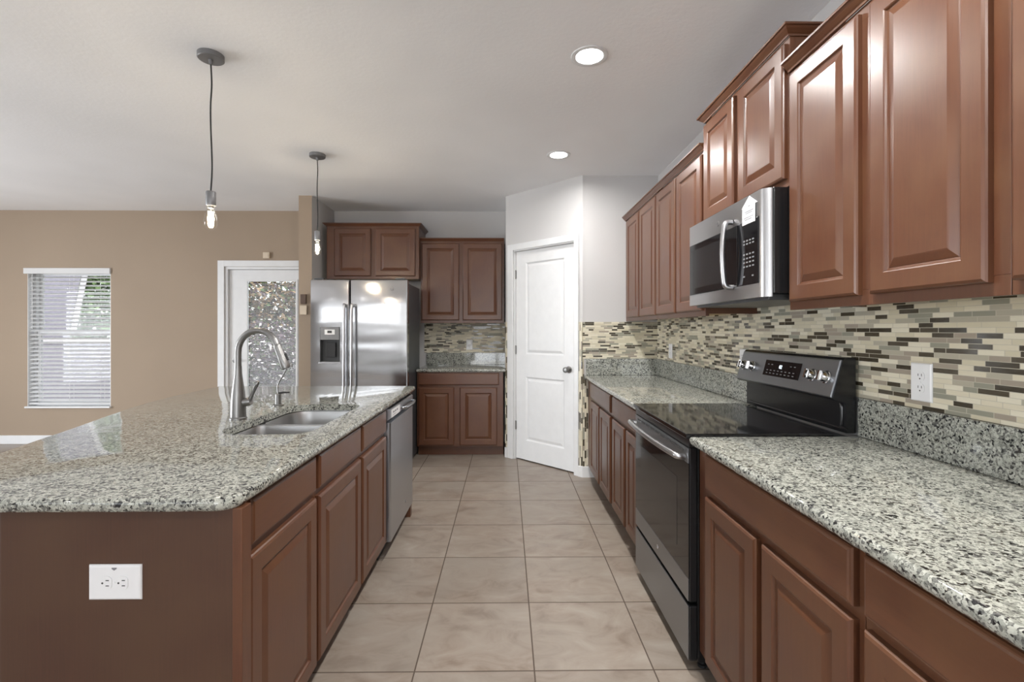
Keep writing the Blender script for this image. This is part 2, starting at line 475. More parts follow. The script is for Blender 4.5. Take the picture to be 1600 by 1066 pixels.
# baseboards
def baseboard(name, label, boxes, loc=None, rotz=None):
    bm = B()
    for b in boxes: box(bm, *b, .003)
    struct(name, bm, 'white', label, 'baseboard', loc=loc, rotz=rotz)
baseboard('baseboard_dining', 'white baseboard along the tan wall', [(-7.6, -3.36, YB-.015, YB, 0, .098), (-2.255, -2.14, YB-.015, YB, 0, .098)])
baseboard('baseboard_pantry', 'white baseboard piece left of the pantry door', [(.0, .034, -.018, 0, 0, .105)], PA, PR)
bm = B(); 
pth = [Vector((.685+.70711*-.038, 4.29+.70711*.038)), Vector((.685, 4.29)), Vector((.80, 4.29))]
def base_ring(o):   # rounded outside corner
    q = []
    n1 = Vector((-.70711, -.70711)); n2 = Vector((0, -1))
    q.append(pth[0]+n1*o)
    for k in range(7):
        a = math.radians(225+45*k/6); q.append(pth[1]+Vector((math.cos(a), math.sin(a)))*o)
    q.append(pth[2]+n2*o); return q
lo, hi = base_ring(.016), base_ring(0.0005)
loft(bm, [[(*p, 0) for p in lo+hi[::-1]], [(*p, .09) for p in lo+hi[::-1]], [(*p, .098) for p in base_ring(.012)+hi[::-1]]])
struct('baseboard_corner', bm, 'white', 'white baseboard wrapping the corner right of the pantry door', 'baseboard')

# mosaic tile on the walls
bm = B(); box(bm, 0, 4.29-.05, -.010, 0, 1.062, 1.44)
struct('trim_1', bm, 'tile', 'strip mosaic tile on the right wall behind the range', 'wall tile', loc=(WX, 4.29, 0), rotz=RX)
bm = B(); box(bm, .0, .67, -.010, 0, 1.062, 1.39)
struct('trim_2', bm, 'tile', 'strip mosaic tile on the pantry wall at the end of the right counter', 'wall tile', loc=(.685, 4.29, 0))
bm = B(); box(bm, .0, .048, -.010, 0, .098, .878); box(bm, 0, .012, -.010, 0, .878, 1.062)
struct('trim_3', bm, 'tile_v', 'upright mosaic strip between the corner and the far base cabinet', 'wall tile', loc=(.685, 4.29, 0))
bm = B(); box(bm, .940, .976, -.010, 0, .098, 1.39)
struct('trim_4', bm, 'tile_v', 'upright mosaic strip right of the pantry door', 'wall tile', loc=PA, rotz=PR)
bm = B(); box(bm, .002, .034, -.010, 0, .107, 1.40)
struct('trim_5', bm, 'tile_v', 'upright mosaic strip left of the pantry door', 'wall tile', loc=PA, rotz=PR)
bm = B(); box(bm, 0, .945, -.010, 0, 1.052, 1.44)
struct('trim_6', bm, 'tile', 'strip mosaic tile on the back wall above the small counter', 'wall tile', loc=(-.955, YB, 0))

# window in the tan wall
w1 = thing('window_1', 'white two-sash window in the tan wall', 'window', (WIN[0], YB, WIN[2]), kind='structure')
ww, wh = WIN[1]-WIN[0], WIN[3]-WIN[2]
def frame_boxes(x0, x1, z0, z1, y0, y1, s):
    return [(x0, x0+s, y0, y1, z0, z1), (x1-s, x1, y0, y1, z0, z1), (x0+s, x1-s, y0, y1, z0, z0+s), (x0+s, x1-s, y0, y1, z1-s, z1)]
part('window_frame', 'white', w1, frame_boxes(.001, ww-.001, .001, wh-.001, .07, .15, .035))
zm = 1.285-WIN[2]
part('window_return', 'white', w1, [(.001, .006, .001, .069, .002, wh-.006), (ww-.006, ww-.001, .001, .069, .002, wh-.006), (.001, ww-.001, .001, .069, wh-.0055, wh-.001)])
part('lower_sash', 'white', w1, frame_boxes(.036, ww-.036, .036, zm+.03, .085, .105, .035))
part('upper_sash', 'white', w1, frame_boxes(.036, ww-.036, zm-.02, wh-.036, .112, .132, .035))
part('window_pane', 'glass', w1, [(.071, ww-.071, .094, .097, .071, zm-.005)])
part('window_pane', 'glass', w1, [(.071, ww-.071, .121, .124, zm+.015, wh-.071)])
part('window_sill', 'white', w1, [(-.01, ww+.01, -.03, .069, -.016, .004)], .004)

# blind hung in front of it
bl = thing('window_blind', 'white horizontal slat blind lowered over the window in the tan wall', 'blind', (WIN[0], YB, WIN[2]))
part('headrail', 'blind', bl, [(-.028, ww+.005, -.022, -.001, wh-.062, wh+.004)], .004)
bm = B(); z = .075
while z < wh-.075:
    a = math.radians(24); c, s = math.cos(a)*.024, math.sin(a)*.024
    ring = []
    for yy, zz in ((-c, -s), (0, .0022), (c, s), (c, s-.0028), (0, -.0006), (-c, -s-.0028)): ring.append((yy+.034, zz+z))
    loft(bm, [[(.008, *p) for p in ring], [(ww-.008, *p) for p in ring]]); z += .0475
obj('slats', bm, 'blind', bl)
part('bottom_rail', 'blind', bl, [(.008, ww-.008, .010, .058, .022, .042)], .003)
for xx in (.12, ww/2, ww-.12):
    bm = B()
    for yy in (.007, .061): tube(bm, [(xx, yy, .03), (xx, yy, wh-.06)], .0012, 5)
    obj('ladder_cord', bm, 'blind', bl)
bm = B(); tube(bm, [(.06, -.006, wh-.064), (.062, -.008, .9)], .004, 6); obj('tilt_wand', bm, 'blind', bl)

# glass patio door in the tan wall
d1 = thing('door_1', 'white full-glass patio door in the tan wall', 'door', (FD[0], YB, 0), kind='structure')
dw, dh = FD[1]-FD[0], FD[3]
part('door_casing', 'white', d1, [(-.075, .0, -.018, 0, 0, dh+.07), (dw, dw+.075, -.018, 0, 0, dh+.07), (.0, dw, -.018, 0, dh, dh+.07)], .003)
part('door_jamb', 'white', d1, [(.001, .03, .001, .139, 0, dh-.001), (dw-.03, dw-.001, .001, .139, 0, dh-.001), (.03, dw-.03, .001, .139, dh-.03, dh-.001)])
g = (.235, dw-.110, .26, 1.895)
part('door_slab', 'white', d1, [(.033, g[0], .035, .079, .01, dh-.033), (g[1], dw-.033, .035, .079, .01, dh-.033), (g[0], g[1], .035, .079, .01, g[2]), (g[0], g[1], .035, .079, g[3], dh-.033)])
part('glazing_bead', 'white', d1, frame_boxes(g[0]-.012, g[1]+.012, g[2]-.012, g[3]+.012, .024, .0345, .024), .002)
part('door_pane', 'glass', d1, [(g[0], g[1], .046, .049, g[2], g[3])])
bm = B(); z = g[2]+.02
while z < g[3]-.02:
    c, s = .0070, .0030
    loft(bm, [[(x, .060+a*c-b*.0003, z+a*s+b*.0005) for a, b in ((-1, -1), (1, -1), (1, 1), (-1, 1))] for x in (g[0]+.02, g[1]-.01)]); z += .0165
obj('slats', bm, 'blind', d1)
bm = B(); lathe(bm, [(.03, 0), (.03, .005), (.012, .01), (.012, .04)], (.10, .035, .96), 16, 'y'); box(bm, .092, .20, -.014, -.004, .952, .968, .003); obj('door_handle', bm, 'nickel', d1)

# openings out of view; the glass door and left window are added for light
w3 = thing('window_2', 'white framed wide high window behind the viewer', 'window', (-6.3, -4.27, 1.55), kind='structure')
part('window_frame', 'white', w3, [(0, .06, -.05, .05, 0, .6), (4.34, 4.4, -.05, .05, 0, .6), (.06, 4.34, -.05, .05, .54, .6), (.06, 4.34, -.05, .05, 0, .06), (.06, 4.34, -.04, .04, .24, .36)])
w5 = thing('added_door_3', 'unseen white framed glass door behind the viewer, added for light', 'door', (-1.2, -4.27, 0), kind='structure')
part('door_frame', 'white', w5, [(0, .07, -.05, .05, 0, 2.1), (1.73, 1.8, -.05, .05, 0, 2.1), (.07, 1.73, -.05, .05, 2.03, 2.1), (.86, .94, -.03, .03, 0, 2.03), (.07, .86, -.03, .03, .0, .12), (.94, 1.73, -.03, .03, .0, .12)])
w4 = thing('added_window_3', 'unseen white framed window in the living room wall, added for light', 'window', (-7.67, .05, .3), kind='structure')
part('window_frame', 'white', w4, [(-.05, .05, 0, .06, 0, 1.8), (-.05, .05, 3.04, 3.1, 0, 1.8), (-.04, .04, 1.51, 1.59, .06, 1.74), (-.05, .05, .06, 3.04, 1.74, 1.8), (-.05, .05, .06, 3.04, 0, .06)])

# ------------------------------------------------------------------ cabinets
def crown(bm, w, zt, depth, lexp, rexp):
    prof = [(0.0, 0), (.005, 0), (.007, .006), (.012, .010), (.022, .020), (.027, .027), (.033, .028), (.033, .036), (0.0, .036)]
    rings = []
    for xs, yi in ((0, 1), (0, 0), (1, 0), (1, 1)):
        rings.append([((-o if lexp else 0) if xs == 0 else (w+o if rexp else w), depth if yi else -.004-o, zt+h) for o, h in prof])
    loft(bm, rings, True, True)

def wall_cabinet(label, loc, rz, w, z0, z1, depth, doors, group, lexp=False, rexp=False, dz=(.03, .022), shelfless=True):
    t = thing('wall_cabinet', label, 'cabinet', loc, rz, group)
    bm = B()
    for b in ((0, .016, .02, depth, z0+.012, z1), (w-.016, w, .02, depth, z0+.012, z1), (.016, w-.016, .02, depth, z1-.016, z1),
              (.016, w-.016, depth-.01, depth, z0+.02, z1-.016), (.016, w-.016, .02, depth-.01, z0+.030, z0+.04)): box(bm, *b)
    obj('carcass', bm, 'cherry', t)
    part('bottom_panel', 'maple', t, [(.0165, w-.0165, .0205, depth-.0105, z0+.020, z0+.0295)])
    part('face_frame', 'cherry', t, [(0, w, 0, .0195, z0, z0+.045), (0, w, 0, .0195, z1-.045, z1)] +
         [(a, b, 0, .0195, z0+.045, z1-.045) for a, b in ([(0, doors[0][0]+.03), (doors[-1][1]-.03, w)] + [(q[1]-.03, n_[0]+.03) for q, n_ in zip(doors, doors[1:])])], .0008)
    for a, b in doors:
        bm = B(); raised_door(bm, a, b, z0+dz[0], z1-dz[1]); o = obj('door', bm, 'cherry', t)
    bm = B(); crown(bm, w, z1-.002, depth, lexp, rexp); obj('crown_molding', bm, 'cherry_h', t)
    return t

UF = 1.075     # frame face of the right wall cabinets
DEP = WX-UF
G1 = 'cherry wall cabinets on the right wall'
y1 = 4.288
wall_cabinet('tall cherry wall cabinet with two doors next to the pantry wall', (UF, y1, 0), RX, y1-3.385, 1.395, 2.295, DEP,
             [(y1-4.20, y1-3.825), (y1-3.795, y1-3.395)], G1)
wall_cabinet('tall cherry wall cabinet with two doors just beyond the microwave', (UF, 3.383, 0), RX, 3.383-2.572, 1.395, 2.295, DEP,
             [(.012, 3.383-3.000), (3.383-2.972, 3.383-2.592)], G1)
wall_cabinet('short raised cherry wall cabinet with two doors above the microwave', (UF, 2.570, 0), RX, .766, 1.868, 2.435, DEP,
             [(.010, .348), (.392, .752)], G1, True, True)
wall_cabinet('tall cherry wall cabinet on the near side of the microwave, two large doors', (UF, 1.802, 0), RX, .795, 1.395, 2.295, DEP,
             [(.020, .368), (.416, .758)], G1)
wall_cabinet('tall cherry wall cabinet cut off by the right edge, one door edge showing', (UF, 1.005, 0), RX, .80, 1.395, 2.295, DEP,
             [(.012, .380), (.410, .780)], G1)
G2 = 'cherry wall cabinets on the back wall'
wall_cabinet('short raised cherry wall cabinet with two doors above the refrigerator', (-1.938, 5.20, 0), 0, .993, 1.868, 2.435, YB-5.20,
             [(.085, .478), (.528, .955)], G2, True, True)
wall_cabinet('tall cherry wall cabinet with two doors above the small back counter', (-.943, 5.30, 0), 0, .920, 1.395, 2.295, YB-5.30,
             [(.014, .424), (.464, .898)], G2)

def base_cabinet(label, loc, rz, w, depth, doors, drawers, group, kick=True, dz=(.118, .718), wz=(.745, .868)):
    t = thing('base_cabinet', label, 'cabinet', loc, rz, group)
    z0, z1 = .102, .8805
    bm = B()
    for b in ((0, .016, .02, depth, z0, z1), (w-.016, w, .02, depth, z0, z1), (.016, w-.016, .02, depth, z0, z0+.016),
              (.016, w-.016, depth-.01, depth, z0+.016, z1)): box(bm, *b)
    obj('carcass', bm, 'cherry', t)
    xs = sorted(doors)
    fr = [(0, w, 0, .0195, z0, z0+.04), (0, w, 0, .0195, .845, z1), (0, w, 0, .0195, .70, .765)]
    st_ = [(0, xs[0][0]+.03), (xs[-1][1]-.03, w)] + [(q[1]-.03, n_[0]+.03) for q, n_ in zip(xs, xs[1:])]
    for a, b in st_: fr += [(a, b, 0, .0195, z0+.04, .70), (a, b, 0, .0195, .765, .845)]
    part('face_frame', 'cherry', t, fr, .0008)
    for a, b in doors:
        bm = B(); raised_door(bm, a, b, *dz); obj('door', bm, 'cherry', t)
    for a, b in drawers:
        bm = B(); slab_front(bm, a, b, *wz); obj('drawer_front', bm, 'cherry_h', t)
    if kick: part('toe_kick', 'cherry_h', t, [(0, w, .075, .09, 0, z0-.001)])
    return t

BF = .735; BD = WX-BF
G3 = 'cherry base cabinets on the right wall'
base_cabinet('cherry base cabinet under the far end of the right counter, next to the pantry wall', (BF, 4.277, 0), RX, 4.277-3.275, BD,
             [(.195, .565), (.605, .972)], [(.185, .972)], G3)
base_cabinet('cherry base cabinet just beyond the range', (BF, 3.273, 0), RX, 3.273-2.592, BD,
             [(.035, .362), (.408, .66)], [(.035, .66)], G3)
base_cabinet('cherry base cabinet nearest the range on its near side, one wide drawer front', (BF, 1.812, 0), RX, .840, BD,
             [(.088, .438), (.470, .824)], [(.088, .824)], G3)
base_cabinet('cherry base cabinet cut off by the lower right corner of the view', (BF, .970, 0), RX, .85, BD,
             [(.014, .395), (.430, .82)], [(.014, .82)], G3)
base_cabinet('cherry base cabinet on the back wall beside the refrigerator', (-.928, 5.005, 0), 0, .896, YB-5.005,
             [(.016, .385), (.445, .832)], [(.014, .852)], None)
IF = -.695
G4 = 'cherry island cabinets facing the range'
base_cabinet('narrow cherry island cabinet at the near end, one door and one drawer front', (IF, 1.232, 0), LX, .502, .55,
             [(.045, .492)], [(.055, .488)], G4)
base_cabinet('cherry island sink cabinet with two doors beside the dishwasher', (IF, 1.736, 0), LX, .992, .55,
             [(.012, .510), (.536, .978)], [(.012, .508), (.536, .978)], G4)

# island end and back panels
e = thing('island_end_panel', 'flat brown island end panel facing the viewer, white outlet on it', 'panel', (-1.24, 1.19, 0))
part('panel', 'panel', e, [(0, .565, 0, .018, 0, .8805)], .001)
part('corner_post', 'cherry', e, [(.5655, .590, -.002, .0405, 0, .8805)], .002)
bm = B(); box(bm, -1.264, -1.246, 1.21, 3.44, 0, .8805); tag(obj('island_back_panel', bm, 'panel'), 'brown island back panel under the overhanging counter', 'panel')
bm = B(); box(bm, -1.245, -.675, 3.385, 3.43, 0, .8805); tag(obj('island_side_panel', bm, 'cherry'), 'brown end panel of the island beyond the dishwasher', 'panel')

# ------------------------------------------------------------------ granite tops
def poly_dense(pts, step=.02):
    out = []
    n = len(pts)
    for i in range(n):
        a, b = Vector(pts[i]), Vector(pts[(i+1) % n]); L = (b-a).length; k = max(1, int(L/step))
        for j in range(k): out.append(a+(b-a)*(j/k))
    return out
def offset_loop(P, d):
    n = len(P); out = []
    for i in range(n):
        a, b, c = P[i-1], P[i], P[(i+1) % n]
        n1 = Vector(((b-a).y, -(b-a).x)); n2 = Vector(((c-b).y, -(c-b).x))
        if n1.length: n1.normalize()
        if n2.length: n2.normalize()
        m_ = (n1+n2); m_ = m_.normalized()/max(.6, (m_.length/2)) if m_.length > 1e-6 else n1
        out.append(b+m_*d)
    return out
def slab_top(bm, outline, z0, z1, holes=(), rough=.0026, flat=lambda p: False):
    """counter-clockwise outline; rounded chiselled edge, holes are counter-clockwise loops"""
    P = poly_dense(outline)
    def ring(off, z, j):
        R = []
        for p, q in zip(P, offset_loop(P, off)):
            k = 0 if flat(p) else j
            d = noise.noise(Vector((p.x*60, p.y*60, z*90)))*k
            v = (q-p); o = q + (v.normalized()*d if v.length > 1e-6 else Vector((0, 0)))
            if flat(p): o = p
            R.append((o.x, o.y, z + (noise.noise(Vector((p.x*50, p.y*50, z*70+5)))*k*.6 if z not in (z0, z1) else 0)))
        return R
    prof = [(-.010, z1, 0), (-.004, z1-.0015, .6), (-.001, z1-.005, 1), (.001, z1-.012, 1), (.001, z1-.020, 1), (-.001, z0+.006, 1), (-.006, z0, .3)]
    R = loft(bm, [ring(o, z, j*rough) for o, z, j in prof], False, False)
    for vs, z, H_ in ((R[0], z1, holes), (R[-1], z0, holes)):
        es = [bm.edges.get((vs[i], vs[(i+1) % len(vs)])) for i in range(len(vs))]
        for k, h in enumerate(holes):
            hv = [bm.verts.new((x, y, z)) for x, y in h]
            es += [bm.edges.new((hv[i], hv[(i+1) % len(hv)])) for i in range(len(hv))]
            if z == z1: tops.append(hv)
            else:
                a = tops[k]
                for i in range(len(hv)): bm.faces.new((a[i], a[(i+1) % len(a)], hv[(i+1) % len(hv)], hv[i]))
        bmesh.ops.triangle_fill(bm, use_beauty=True, use_dissolve=False, edges=es)
tops = []
CT0, CT1 = .882, .914
HOLE = rrect(-1.148, -.778, 1.872, 2.625, [.11, .075, .075, .11], 8)
xr, yn, yf = -.657, 1.160, 3.484
left = [(-2.066, yf), (-2.060, 3.25), (-2.043, 2.95), (-2.005, 2.70), (-1.955, 2.50), (-1.892, 2.30), (-1.795, 2.0), (-1.70, 1.68), (-1.60, 1.36), (-1.545, 1.19), (-1.525, yn)]
rc = .055
cor = [(xr-rc+math.cos(a)*rc, yn+rc+math.sin(a)*rc) for a in [(-.5*PI+.5*PI*k/6) for k in range(7)]]
outl = cor + [(xr, yf-.02), (xr-.02, yf)] + left[:1] + left[1:]
# counter-clockwise: near corner -> right edge -> far edge -> left edge back to the near edge
bm = B(); slab_top(bm, outl, CT0, CT1, [HOLE])
isl = tag(obj('island_countertop', bm, 'granite', smooth=50), 'large speckled grey granite island top with a curved far edge and sink cutout', 'countertop')

def counter(label, x0, x1, y0, y1, splash, flat, group=None):
    bm = B(); slab_top(bm, [(x0, y0), (x1, y0), (x1, y1), (x0, y1)], CT0, CT1, flat=flat)
    o = tag(obj('countertop', bm, 'granite', smooth=50), label, 'countertop', group)
    bm = B()
    for b in splash: box(bm, *b, .002)
    obj('backsplash', bm, 'granite', o)
    return o
counter('near speckled granite counter on the right, in front of the range', .700, WX-.001, .13, 1.818, [(WX-.021, WX-.001, .13, 1.818, CT1+.0005, 1.061)],
        lambda p: p.x > WX-.02, 'granite counters on the right wall')
counter('far granite counter on the right, beyond the range up to the pantry wall', .700, WX-.001, 2.592, 4.288,
        [(WX-.021, WX-.001, 2.592, 4.268, CT1+.0005, 1.061), (.712, WX-.001, 4.2685, 4.288, CT1+.0005, 1.061)], lambda p: p.x > WX-.02 or p.y > 4.28, 'granite counters on the right wall')
counter('small granite counter on the back wall beside the refrigerator', -.930, -.007, 4.975, YB-.001, [(-.930, -.007, YB-.021, YB-.001, CT1+.0005, 1.051)],
        lambda p: p.y > YB-.02 or p.x > -.01)

# ------------------------------------------------------------------ sink, faucet, tap
s = thing('sink', 'undermount double bowl stainless sink set into the island top', 'sink', (-.963, 2.248, .881))
def bowl(x0, x1, y0, y1, r, dep):
    bm = B(); rings = []
    for ins, z in ((-.018, -.001), (-.018, -.004), (0, -.004), (.004, -.02), (.010, -.09), (.018, dep+.03), (.03, dep+.01), (.055, dep)):
        rings.append([(x, y, z) for x, y in rrect(x0+ins, x1-ins, y0+ins, y1-ins, [max(.012, q-ins*.6) for q in r], 6)])
    loft(bm, rings, False, True)
    return bm
obj('bowl', bowl(-.185, .185, -.366, -.024, [.10, .07, .045, .045], -.20), 'sinksteel', s, 50)
obj('bowl', bowl(-.185, .185, .014, .372, [.045, .045, .07, .10], -.20), 'sinksteel', s, 50)
for yy in (-.195, .193):
    bm = B(); lathe(bm, [(.045, 0), (.045, .003), (.036, .004), (.033, -.004+.006), (.01, .001)], (0, yy, -.199), 20); obj('drain', bm, 'chrome', s, True)

f = thing('kitchen_faucet', 'tall brushed nickel pull-down gooseneck faucet behind the island sink', 'faucet', (-1.222, 2.20, CT1+.0005))
bm = B(); lathe(bm, [(.037, 0), (.037, .006), (.033, .010), (.032, .07), (.028, .12), (.021, .17), (.0165, .205), (.0155, .24)], seg=24); obj('body', bm, 'nickel', f, True)
bm = B()
pts = [(0, 0, .235), (0, 0, .30)] + [(.095-.095*math.cos(a), -.01*(1-math.cos(a)), .305+.098*math.sin(a)) for a in [PI*k/14*.90 for k in range(1, 15)]]
tube(bm, pts, .0145, 14); obj('spout', bm, 'nickel', f, True)
P, Q = Vector(pts[-1]), Vector(pts[-2]); dr = (P-Q).normalized()
bm = B(); tube(bm, [P+dr*d for d in (-.004, .004, .01, .06, .10, .112)], [.0145, .0175, .0175, .0195, .0225, .020], 16); obj('spray_head', bm, 'nickel', f, True)
bm = B(); c0 = P+dr*.045+Vector((.020, 0, .004)); tube(bm, [c0, c0+dr*.032], [.006, .007], 8); obj('spray_button', bm, 'mattblack', f, True)
bm = B(); tube(bm, [(.026, 0, .075), (.046, 0, .078), (.058, 0, .080)], [.019, .020, .016], 14)
tube(bm, spline([(.050, 0, .082), (.062, -.002, .105), (.078, -.004, .140), (.094, -.006, .172)], 4), [.010, .0095, .009, .0085, .008, .0078, .0076, .0078, .0085, .009, .0095, .009, .005], 10)
obj('lever_handle', bm, 'nickel', f, True)

f2 = thing('filter_tap', 'small thin filtered-water tap with black lever beyond the main faucet', 'tap', (-1.222, 2.585, CT1+.0005))
bm = B(); lathe(bm, [(.030, 0), (.030, .004), (.016, .007), (.0155, .06), (.012, .064)], seg=18); obj('body', bm, 'nickel', f2, True)
bm = B(); tube(bm, spline([(0, 0, .06), (-.004, 0, .095), (.004, 0, .125), (.028, 0, .165), (.046, 0, .205), (.058, -.004, .228), (.072, -.006, .222), (.076, -.006, .205)], 5), .0042, 8); obj('spout', bm, 'nickel', f2, True)
bm = B(); tube(bm, [(.004, 0, .066), (.03, 0, .070), (.060, 0, .070)], [.006, .005, .004], 8); obj('lever_handle', bm, 'mattblack', f2, True)

# ------------------------------------------------------------------ range
r = thing('range', 'black and stainless electric range with glass cooktop between the right counters', 'stove', (.700, 2.587, 0), RX)
RW = .762
part('body', 'black', r, [(.002, RW-.002, .034, .640, .045, .903)], .002)
part('cooktop', 'blackglass', r, [(0, RW, -.012, .560, .9035, .922)], .003)
for cx, cy, rr in ((.20, .15, .105), (.56, .15, .085), (.20, .42, .085), (.56, .42, .105)):
    bm = B(); loft(bm, [[(cx+math.cos(2*PI*k/48)*q, cy+math.sin(2*PI*k/48)*q, .9222) for k in range(48)] for q in (rr, rr-.003)], False, False); obj('burner_ring', bm, 'ring', r)
bm = B(); box(bm, .004, RW-.004, .001, .033, .868, .9025, .002); obj('vent_trim', bm, 'black', r)
d = part('oven_door', 'black', r, [(.004, RW-.004, .0035, .033, .275, .866)], .003)
part('steel_trim', 'rangesteel', d, [(.006, RW-.010, -.001, .0033, .276, .362)], .001)
st = part('vent_panel', 'rangesteel', d, [(.006, RW-.010, -.001, .0033, .806, .865)], .001)
part('door_window', 'blackglass', d, [(.006, RW-.006, -.0005, .0033, .3625, .8055)], .001)
part('inner_window', 'ovenview', d, [(.11, RW-.13, -.0014, -.0007, .44, .72)])
for k in range(9): part('vent_slot', 'slot', d, [(.05+k*.074, .112+k*.074, -.0022, -.0012, .842, .851)])
bm = B()
hp = spline([(.035, -.006, .826), (.035, -.034, .830), (.06, -.042, .832), (.20, -.052, .832), (.38, -.056, .832), (.56, -.052, .832), (.70, -.042, .832), (.727, -.034, .830), (.727, -.006, .826)], 5)
tube(bm, hp, .0125, 12); obj('handle', bm, 'steel', d, True)
bm = B(); lathe(bm, [(.011, 0), (.011, .0015), (.009, .002)], (.38, -.0003, .318), 20, 'y'); text_into(bm, 'GE', .010, Matrix.Translation((.38, -.0026, .318)) @ FRONT, 1); obj('badge', bm, ['chrome', 'ink'], d)
dr_ = part('storage_drawer', 'black', r, [(.004, RW-.004, .0035, .033, .050, .258)], .003)
part('steel_front', 'rangesteel', dr_, [(.006, RW-.010, -.001, .0033, .051, .257)], .001)
for fx in (.05, RW-.05):
    for fy in (.07, .58):
        bm = B(); lathe(bm, [(.018, 0), (.018, .01), (.010, .012), (.010, .0445)], (fx, fy, 0), 12); obj('foot', bm, 'mattblack', r)
bm = B()
pf = [(.606, .9225), (.606, 1.040), (.560, 1.050), (.553, 1.056), (.594, 1.205), (.602, 1.213), (.642, 1.213), (.642, .9225)]
loft(bm, [[(0, y, z) for y, z in pf], [(RW, y, z) for y, z in pf]]); bgd = obj('backguard', bm, 'black', r)
# control fascia: a plate lying on the slanted face
a0, a1 = Vector((.553, 1.056)), Vector((.594, 1.205)); dd = (a1-a0).normalized(); nn = Vector((-dd.y, dd.x))
L_ = (a1-a0).length
def fascia(x0, x1, u0, u1, h0, h1, bm, mat=0, bev=0):
    rings = []
    for h, ins in ((h0, 0), (h1-bev, 0), (h1, bev)):
        rings.append([(x, *(a0+dd*u+nn*h)) for x, u in ((x0+ins, u0+ins), (x1-ins, u0+ins), (x1-ins, u1-ins), (x0+ins, u1-ins))])
    loft(bm, rings, mat=mat)
bm = B(); fascia(.004, RW-.004, .002, L_-.002, .0003, .007, bm, bev=.004); fas = obj('control_panel', bm, 'rangesteel', bgd)
bm = B(); fascia(.250, .535, .045, .120, .0072, .0085, bm); obj('display', bm, 'blackglass', bgd)
def on_fascia(x, u, h): return Matrix.Translation((x, *(a0+dd*u+nn*h))) @ Matrix.Rotation(math.atan2(dd.y, dd.x), 4, 'X')
bm = B(); text_into(bm, '02', .024, on_fascia(.385, .092, .009))
obj('clock_digits', bm, 'led', bgd)
for u, ks in ((.056, range(8)), (.070, range(8)), (.098, (0, 1, 6, 7))):
    bm = B()
    for k in ks: fascia(.275+k*.030, .288+k*.030, u, u+.004, .0086, .0090, bm)
    obj('key_row', bm, 'midgrey', bgd)
for kx in (.055, .140, .620, .705):
    c = Vector((kx, *(a0+dd*.078+nn*.0072))); n3 = Vector((0, *nn)); bm = B()
    tube(bm, [c, c+n3*.003, c+n3*.004, c+n3*.022, c+n3*.026], [.026, .026, .0225, .020, .017], 24)
    u3 = Vector((0, *dd)); q = c+n3*.026
    rings = []
    for h, sx in ((0, .006), (.010, .0045)):
        rings.append([tuple(q+n3*h+Vector((ax*sx, 0, 0))+u3*(au*.019)) for ax, au in ((-1, -1), (1, -1), (1, 1), (-1, 1))])
    loft(bm, rings)
    obj('knob', bm, 'chrome', bgd, 35)
bm = B()
tube(bm, spline([(.03, .603, .938), (RW-.05, .603, .938), (RW-.028, .603, .945), (RW-.022, .603, .965), (RW-.022, .603, 1.02), (RW-.028, .603, 1.034)], 6), .0055, 8)
obj('splash_rim', bm, 'black', bgd, True)

# ------------------------------------------------------------------ microwave
m = thing('microwave', 'stainless over-the-range microwave with a white paper tag under the raised wall cabinet', 'microwave', (.984, 2.568, 1.448), RX)
MW, MH = .758, .4175
part('body', 'black', m, [(.003, MW-.002, .0345, WX-.984-.012, .012, MH)], .003)
bm = B()
pf = [(0, .034), (0, .010), (.004, .002), (.012, 0), (.716, 0), (.728, .003), (.735, .009), (.745, .022), (.747, .034)]
loft(bm, [[(x, y, z) for x, y in pf] for z in (.0, .004, MH-.004, MH)]); fr_ = obj('front_frame', bm, 'steel', m, 30)
bm = B(); panel_rings(bm, .018, .545, .055, .316, [(0, -.0002), (0, -.003), (.003, -.004)]); dwin = obj('door_glass', bm, 'blackglass', m)
part('inner_window', 'ovenview', dwin, [(.060, .43, -.0047, -.0041, .088, .285)])
bm = B(); panel_rings(bm, .549, .714, .055, .316, [(0, -.0002), (0, -.003), (.003, -.004)]); cp = obj('control_panel', bm, 'blackglass', m)
for j, z in enumerate((.235, .222, .180, .163, .147, .130, .090)):
    bm = B()
    for k in range(4 if j != 6 else 2): box(bm, .598+k*.024+(j == 6)*k*.045, .612+k*.024+(j == 6)*k*.045, -.0046, -.0041, z-.003, z+.003)
    obj('button_row', bm, 'midgrey', cp)
bm = B()
tube(bm, spline([(.498, -.003, .338), (.498, -.030, .335), (.498, -.040, .30), (.500, -.047, .20), (.498, -.040, .095), (.498, -.030, .060), (.498, -.003, .056)], 6), .0115, 12)
obj('handle', bm, 'steel', m, True)
part('bottom_plate', 'charcoal', m, [(.03, MW-.03, .03, .34, -.012, .0115)], .003)
bm = B(); lathe(bm, [(.013, 0), (.013, .0012), (.010, .0016)], (.35, -.0002, .365), 20, 'y'); text_into(bm, 'GE', .011, Matrix.Translation((.35, -.0022, .365)) @ FRONT, 1); obj('badge', bm, ['steel', 'ink'], m)
bm = B()
tagp = [(.592, .302), (.694, .302), (.694, .372), (.714, .372), (.650, .412), (.585, .372), (.592, .372)]
loft(bm, [[(x, -.0046, z) for x, z in tagp], [(x, -.0056, z) for x, z in tagp]])
for z, x0_, x1_ in ((.372, .640, .655), (.352, .612, .680), (.345, .620, .672), (.328, .604, .682), (.320, .612, .668)):
    box(bm, x0_, x1_, -.0062, -.0057, z-.0015, z+.0015, mat=1)
obj('paper_tag', bm, ['paper', 'ink'], m)['label'] = 'white house-shaped paper tag'

